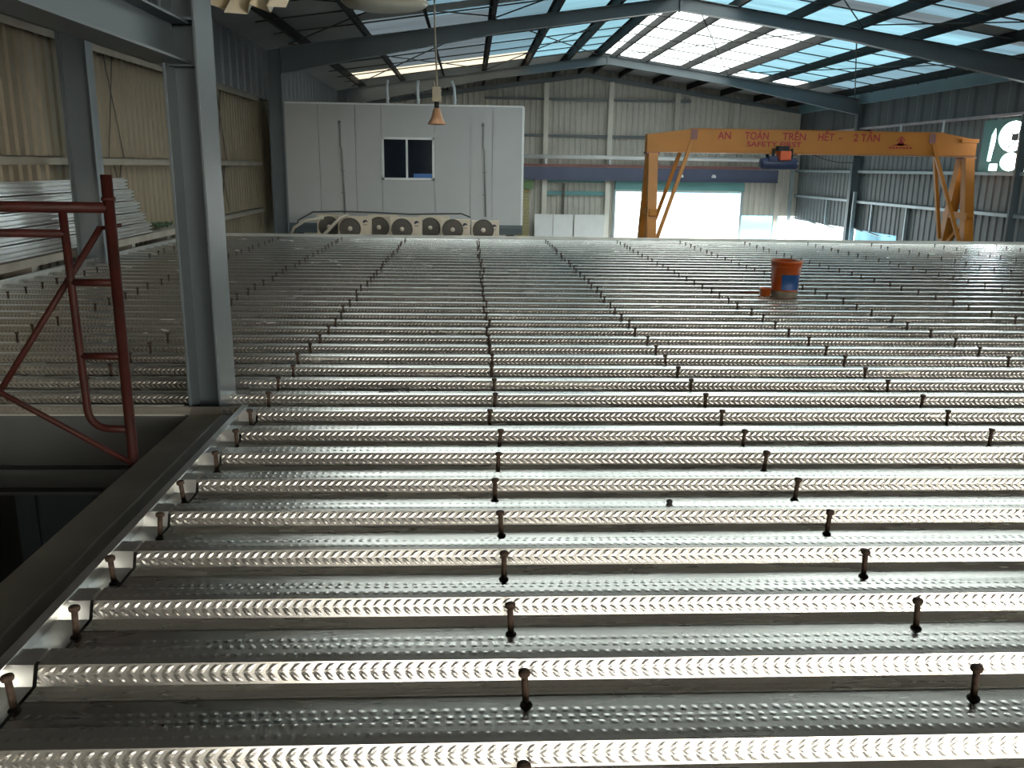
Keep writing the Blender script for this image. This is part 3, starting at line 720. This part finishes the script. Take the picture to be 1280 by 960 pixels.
b = MB(); b.box(WX0+t, xm, oy+.015, oy+.02, WZ0+t, WZ1-t); b.build('pane', M['glass'], wfo)
b = MB(); b.box(xm, WX1-t, oy+.005, oy+.01, WZ0+t, WZ1-t); b.build('pane', M['glass'], wfo)
b = MB(); b.box(xm+.16, WX1-t, oy+.0, oy+.004, WZ0+t, WZ0+.16); b.build('blue_board', M['bluecard'], root)
for x, zt, lab in ((-3.19, 2.24, 'left'), (.355, 2.25, 'right')):
    b = MB(); b.tube([(x-.03, oy-.03, zt), (x-.03, oy-.03, zt-.55), (x, oy-.03, zt-.6), (x+.04, oy-.03, .02)], .022, 8); b.tube([(x-.04, oy-.05, zt), (x-.04, oy-.0, zt+.03)], .04, 8)
    for z in (1.1, .55): b.box(x-.05, x+.06, oy-.055, oy-.0, z, z+.03)
    b.build('conduit', M['conduit'], root)
for x, zb, lab in ((-2.25, 2.74, 'leftmost'), (-1.42, 2.74, 'middle'), (-.42, 2.74, 'rightmost')):
    b = MB(); yy = oy+2.4; b.tube([(x-(.1 if lab == 'rightmost' else 0), yy, 3.5), (x-.02, yy, 3.3), (x, yy, zb-.005)], .04, 8); b.tube([(x, yy, 3.02), (x, yy, 3.0)], .05, 8)
    tag(b.build('roof_drop_tube', M['whitep']), f'white vertical tube above the office roof, {lab} of three', 'tube', 'white tubes above the office')

# platform and air conditioners in front of it
root = thing('equipment_platform', 'low platform carrying the row of outdoor air units behind the deck', 'platform', (-1.8, 20.4, GROUND))
b = MB(); b.box(-4.4, 1.2, 19.2, 21.6, -.47, -.42); b.build('deck_plate', M['zincdull'], root)
for x in (-4.2, -1.6, 1.0):
    b = MB(); b.box(x-.06, x+.06, 19.4, 19.52, GROUND, -.47); b.build('leg', M['steel'], root)
def acu(x0, x1, y, lab, z1=.155):
    cxm = (x0+x1)/2; root = thing('outdoor_air_unit', lab, 'air conditioner', (cxm, y, -.42), 'outdoor air units in front of the white office')
    wd = x1-x0; fr = .225; fx = x0+.27; fz = -.115
    b = MB(); b.box(x0, x1, y, y+.28, -.40, z1); b.build('casing', M['ac'], root, bevel=.015)
    b = MB(); b.lathe([(fr+.012, -.012), (fr+.012, .004), (fr-.006, .004), (fr-.012, -.012), (fr+.012, -.012)], (fx, y, fz), 32, 'y'); b.lathe([(0, -.001), (fr, -.001)], (fx, y, fz), 32, 'y')
    for r in [.06+.033*i for i in range(5)]: b.lathe([(r, -.010), (r+.006, -.010), (r+.006, -.002), (r, -.002)], (fx, y, fz), 28, 'y')
    for k in range(8): a = k*PI/4; b.bar((fx+.05*math.cos(a), y-.006, fz+.05*math.sin(a)), (fx+fr*math.cos(a), y-.006, fz+fr*math.sin(a)), .006, .006, (0, 1, 0))
    gr = b.build('fan_grille', M['grille'], root)
    b = MB(); b.lathe([(0, -.016), (.045, -.016), (.05, -.008), (.05, 0)], (fx, y, fz), 20, 'y'); b.build('fan_hub', M['hub'], gr)
    b = MB(); q = [(x1-.115+.055*math.cos(t), z1-.13+.055*math.sin(t)) for t in [PI*i/10 for i in range(11)]]+[(x1-.15, z1-.15), (x1-.10, z1-.115)]
    b.prism(q, y-.004, y+.001); b.box(x1-.165, x1-.07, y-.004, y+.001, z1-.19, z1-.178); b.build('badge', M['darkmark'], root)
    b = MB(); b.box(x0+.08, x0+.18, y+.03, y+.25, -.42, -.40); b.box(x1-.18, x1-.08, y+.03, y+.25, -.42, -.40); b.build('feet', M['steel'], root)
ay = 19.5
acu(-2.92, -2.20, ay, 'leftmost unit of the front row of beige outdoor air units', .155)
acu(-1.78, -1.07, ay, 'second beige outdoor air unit from the left in the front row', .145)
acu(-.66, .0, ay, 'third beige outdoor air unit from the left in the front row', .11)
acu(.02, .645, ay, 'rightmost beige outdoor air unit in the front row', .085)
acu(-3.46, -2.76, ay+.5, 'beige air unit half hidden behind the leftmost front unit', .16)
acu(-2.34, -1.64, ay+.5, 'beige air unit behind the gap between first and second front units', .16)
acu(-1.18, -.48, ay+.5, 'beige air unit behind the gap between second and third front units', .15)
b = MB(); b.tube([(-4.1, 20.4, -.40), (-3.95, 20.4, .0), (-3.6, 20.35, .19), (-2.9, 20.3, .215), (-2.2, 20.3, .20), (-1.4, 20.3, .17), (-.6, 20.3, .19), (-.2, 20.25, .20), (0, 20.1, .13)], .016, 8)
tag(b.build('cable_run', M['cable']), 'dark cable looping over the tops of the outdoor air units', 'cable')
b = MB(); b.tube([(-3.95, 19.35, -.38), (-3.85, 19.35, -.1), (-3.6, 19.35, .06), (-3.2, 19.38, .12)], .035, 8)
tag(b.build('hose', M['hose']), 'pale hose bending up at the left end of the air units, left of two', 'hose')
b = MB(); b.tube([(-3.35, 19.26, -.38), (-3.1, 19.28, -.15), (-2.85, 19.35, .12), (-2.7, 19.45, .18)], .035, 8)
tag(b.build('hose', M['hose']), 'pale hose slanting across the fan of the leftmost air unit', 'hose')

# ------------------------------------------------------------------ gantry crane
gy = 24.0
root = thing('gantry_crane', 'orange gantry crane with red lettering spanning the hall behind the deck', 'crane', (9.2, gy, GROUND))
BX0, BX1, BZ0, BZ1 = 4.73, 13.80, 1.725, 2.325
b = MB(); b.prism([(BX0, BZ0), (BX1, BZ0+.02), (BX1, BZ0+.42), (BX1-.15, BZ0+.46), (BX1-.95, BZ1), (BX0+1.25, BZ1), (BX0, BZ0+.44)], gy-.16, gy+.16)
b.build('main_beam', M['orange'], root)
b = MB(); b.box(BX0, BX1, gy-.2, gy+.2, BZ0-.02, BZ0); b.prism([(BX0+1.2, BZ1), (BX1-.95, BZ1), (BX1-.95, BZ1+.015), (BX0+1.2, BZ1+.015)], gy-.19, gy+.19); b.build('flange', M['orange'], root)
b = MB(); b.box(BX1-.45, BX1+.03, gy-.2, gy+.2, BZ0+.36, BZ0+.46); b.build('end_cap', M['orange'], root)
for x, sd in ((BX0+.17, 1), (BX1-.17, -1)):
    b = MB(); b.box(x-.18, x+.18, gy-.22, gy+.22, BZ0-.07, BZ0-.02); b.build('bearing_plate', M['brownred'], root)
    for q in (-1, 1):
        b = MB(); b.bar((x, gy+q*.12, BZ0-.06), (x-sd*.05, gy+q*1.05, GROUND+.35), .25, .24, (0, 1, 0)); b.build('leg', M['orange'], root)
        bt = (x+sd*(1.05 if q < 0 else .80), gy+q*.14, BZ0+(.30 if q < 0 else -.02))
        b = MB(); b.bar(bt, (x+sd*.16, gy+q*.52, -.55), .09, .09, (0, 1, 0)); b.build('brace', M['orange'], root)
    b = MB(); b.box(x-.1, x+.1, gy-.62, gy+.62, .05, .22); b.build('cross_tie', M['orange'], root)
    b = MB(); b.bar((x, gy-.6, .15), (x, gy+.75, -1.0), .10, .10); b.build('diagonal', M['orange'], root)
    b = MB(); b.box(x-.15, x+.15, gy-1.5, gy+1.5, GROUND+.15, GROUND+.42); b.build('end_carriage', M['orange'], root)
    for q in (-1.15, 1.15):
        b = MB(); b.lathe([(0, -.06), (.16, -.06), (.16, .06), (0, .06)], (x, gy+q, GROUND+.16), 20, 'x'); b.build('wheel', M['black'], root)
    b = MB(); b.box(x+sd*1.0, x+sd*1.18, gy-.175, gy-.16, BZ0+.33, BZ0+.58); b.build('gusset', M['brownred'], root)
def text(s, x, z, h, wscale, name, spacing=1.0):
    c = bpy.data.curves.new(name, 'FONT'); c.body = s; c.size = h; c.extrude = .002; c.space_character = spacing; c.offset = .005
    o = bpy.data.objects.new('tmp', c); C.objects.link(o)
    me = bpy.data.meshes.new_from_object(o.evaluated_get(bpy.context.evaluated_depsgraph_get())); bpy.data.objects.remove(o)
    x0 = min(v.co.x for v in me.vertices); x1 = max(v.co.x for v in me.vertices); k = wscale/(x1-x0)
    for v in me.vertices: v.co = Vector(((v.co.x-x0)*k, -v.co.z, v.co.y))
    me.materials.clear(); me.materials.append(M['redpaint'])
    t = bpy.data.objects.new(name, me); C.objects.link(t); t.parent = root
    t.location = Vector((x, gy-.163, z))-wl(root); return t
LZ = 2.075
for s, x, wd in (('AN', 6.63, .36), ('TOÀN', 7.37, .65), ('TRÊN', 8.40, .64), ('HẾT', 9.38, .44), ('-', 9.94, .1), ('2 TẤN', 10.36, .72)):
    text(s, x, LZ-.012*(x-6.6)*.0, .27 if s != '-' else .27, wd, 'lettering')
text('SAFETY FIRST', 7.44, 1.895, .185, 1.50, 'lettering')
b = MB(); b.prism([(11.42, 1.98), (11.58, 2.0), (11.68, 2.19), (11.78, 2.0), (11.94, 1.98), (11.74, 2.04), (11.70, 1.97), (11.66, 2.04)], gy-.165, gy-.158)
b.prism([(11.55, 2.10), (11.68, 2.235), (11.81, 2.10), (11.775, 2.10), (11.68, 2.20), (11.585, 2.10)], gy-.165, gy-.158)
b.build('emblem', M['redpaint'], root)
b = MB()
for i in range(7): b.box(11.36+i*.095, 11.36+i*.095+.065, gy-.165, gy-.158, 1.895, 1.945)
b.build('emblem_bar', M['redpaint'], root)
# hoist
root = thing('chain_hoist', 'navy electric hoist with orange-red cover hanging from the gantry beam', 'hoist', (8.35, gy-.15, 1.29))
hz = 1.45
b = MB(); b.lathe([(0, -.50), (.12, -.50), (.155, -.44), (.155, .44), (.13, .50), (0, .50)], (8.30, gy-.3, hz), 24, 'x'); b.build('motor_drum', M['navy'], root)
b = MB(); b.box(8.27, 8.57, gy-.50, gy-.14, hz+.09, hz+.33); b.build('cover', M['hoistred'], root, bevel=.02)
b = MB(); b.box(8.13, 8.69, gy-.26, gy+.26, hz+.10, hz+.20); b.box(8.22, 8.52, gy-.44, gy-.215, hz+.33, hz+.46)
for x in (8.16, 8.66): b.box(x-.03, x+.03, gy-.27, gy-.215, hz+.02, hz+.40); b.box(x-.03, x+.03, gy+.215, gy+.27, hz+.02, hz+.40)
b.build('trolley', M['black'], root)
b = MB(); b.box(7.98, 8.22, gy-.46, gy-.2, hz+.06, hz+.2); b.build('control_box', M['navy'], root, bevel=.01)
b = MB(); b.tube([(8.7, gy-.2, hz+.2), (8.95, gy-.1, hz+.30), (9.1, gy, BZ0-.02)], .012, 6); b.tube([(9.35, gy, BZ0-.02), (9.7, gy, hz+.13), (10.1, gy, hz+.06), (10.5, gy, hz+.06)], .012, 6); b.build('cable', M['cable'], root)

# ------------------------------------------------------------------ hanging lamps
lx, ly = -.335, 9.0
root = thing('pendant_lamp', 'small salmon coned lamp hanging on a long pale cable', 'lamp', (lx, ly, 1.66))
b = MB(); b.tube([(lx-.02, ly, rtop(lx)+.05), (lx-.015, ly, 2.6), (lx+.005, ly, 2.02)], .008, 8); b.build('cable', M['lampbox'], root)
b = MB(); b.box(lx-.042, lx+.042, ly-.042, ly+.042, 1.872, 2.012); b.tube([(lx-.02, ly-.03, 2.01), (lx-.03, ly-.03, 2.06)], .008, 6); b.build('ballast_box', M['lampbox'], root, bevel=.008)
b = MB(); b.lathe([(0, 1.872), (.02, 1.872), (.025, 1.83), (.02, 1.81), (0, 1.81)], (lx, ly, 0), 14); b.build('socket', M['black'], root)
b = MB(); b.lathe([(.012, 1.818), (.034, 1.805), (.058, 1.72), (.094, 1.658), (.090, 1.656), (.055, 1.716), (.03, 1.80), (.012, 1.812)], (lx, ly, 0), 8); b.build('lamp_shade', M['lampshade'], root)
dx, dy = -.56, 6.1
root = thing('bay_lamp', 'wide shallow greenish lamp reflector cut off by the top edge', 'lamp', (dx, dy, 2.235))
b = MB(); b.lathe([(.10, 2.60), (.14, 2.50), (.27, 2.30), (.285, 2.285), (.26, 2.262), (.17, 2.243), (0, 2.235)], (dx, dy, 0), 36); b.build('reflector', M['shade'], root)
b = MB(); b.lathe([(0, 2.80), (.06, 2.80), (.07, 2.62), (.10, 2.59), (0, 2.59)], (dx, dy, 0), 20); b.build('gear_housing', M['lampbox'], root)
b = MB(); b.tube([(dx, dy, 2.8), (dx, dy, rsheet(dx)-.01)], .008, 6); b.build('cable', M['cable'], root)
root = thing('folded_sheet', 'crumpled cream plastic sheet hanging at the top beside the tall column', 'sheet', (-1.45, 6.0, 2.17))
pz = [(-1.70, 2.20, 6.0), (-1.635, 2.215, 5.85), (-1.60, 2.225, 6.15), (-1.545, 2.172, 5.9), (-1.47, 2.21, 6.2), (-1.40, 2.232, 5.95), (-1.32, 2.222, 6.2), (-1.28, 2.214, 5.9), (-1.20, 2.24, 6.1)]
v = []; 
for x, z, y in pz: v += [(x, y, z), (x+.06, y+.10, z+.17), (x+.0, y+.25, z+.30)]
f = []
for i in range(len(pz)-1):
    for j in range(2): f.append((i*3+j, (i+1)*3+j, (i+1)*3+j+1, i*3+j+1))
b = MB(); b.add(v, f); so = b.build('sheet', M['folded'], root, recalc=False); sm = so.modifiers.new('thickness', 'SOLIDIFY'); sm.thickness = .004
b = MB(); b.tube([(-1.6, 6.15, 2.45), (-1.6, 6.15, 4.5)], .005, 6); b.tube([(-1.3, 6.2, 2.45), (-1.3, 6.2, 4.5)], .005, 6); b.build('hanging_wire', M['cable'], root)

# ------------------------------------------------------------------ daylight
wd = bpy.data.worlds.new('sky'); S.world = wd; wd.use_nodes = True
nt = wd.node_tree; N = nt.nodes; L = nt.links
bg = N['Background']; tc = N.new('ShaderNodeTexCoord'); sp = N.new('ShaderNodeSeparateXYZ'); L.new(tc.outputs['Generated'], sp.inputs[0])
mr = N.new('ShaderNodeMapRange'); mr.inputs['From Min'].default_value = -.6; mr.inputs['From Max'].default_value = .4; L.new(sp.outputs['Y'], mr.inputs['Value'])
rp = N.new('ShaderNodeValToRGB'); rp.color_ramp.elements[0].color = (1.0, .93, .80, 1); rp.color_ramp.elements[1].color = (.80, .93, 1.0, 1)
L.new(mr.outputs[0], rp.inputs['Fac']); L.new(rp.outputs['Color'], bg.inputs['Color'])
ms = N.new('ShaderNodeMapRange'); ms.inputs['From Min'].default_value = -.6; ms.inputs['From Max'].default_value = .2; ms.inputs['To Min'].default_value = 5.2; ms.inputs['To Max'].default_value = 3.2
L.new(sp.outputs['Y'], ms.inputs['Value']); mx_ = N.new('ShaderNodeMapRange'); mx_.inputs['From Min'].default_value = .35; mx_.inputs['From Max'].default_value = .7; mx_.inputs['To Min'].default_value = 0; mx_.inputs['To Max'].default_value = 20
L.new(sp.outputs['X'], mx_.inputs['Value'])
mz_ = N.new('ShaderNodeMapRange'); mz_.inputs['From Min'].default_value = .25; mz_.inputs['From Max'].default_value = .5; mz_.inputs['To Min'].default_value = 1; mz_.inputs['To Max'].default_value = 0
L.new(sp.outputs['Z'], mz_.inputs['Value'])
ml_ = N.new('ShaderNodeMath'); ml_.operation = 'MULTIPLY'; L.new(mx_.outputs[0], ml_.inputs[0]); L.new(mz_.outputs[0], ml_.inputs[1])
ad_ = N.new('ShaderNodeMath'); ad_.operation = 'ADD'; L.new(ms.outputs[0], ad_.inputs[0]); L.new(ml_.outputs[0], ad_.inputs[1]); L.new(ad_.outputs[0], bg.inputs['Strength'])
vs = S.view_settings; vs.view_transform = 'Standard'; vs.look = 'None'; vs.gamma = 1; vs.use_curve_mapping = False; vs.exposure = 0.9
S.cycles.max_bounces = 10; S.cycles.diffuse_bounces = 6; S.cycles.glossy_bounces = 5; S.cycles.transmission_bounces = 6
S.cycles.sample_clamp_indirect = 8; S.cycles.caustics_reflective = False; S.cycles.caustics_refractive = False
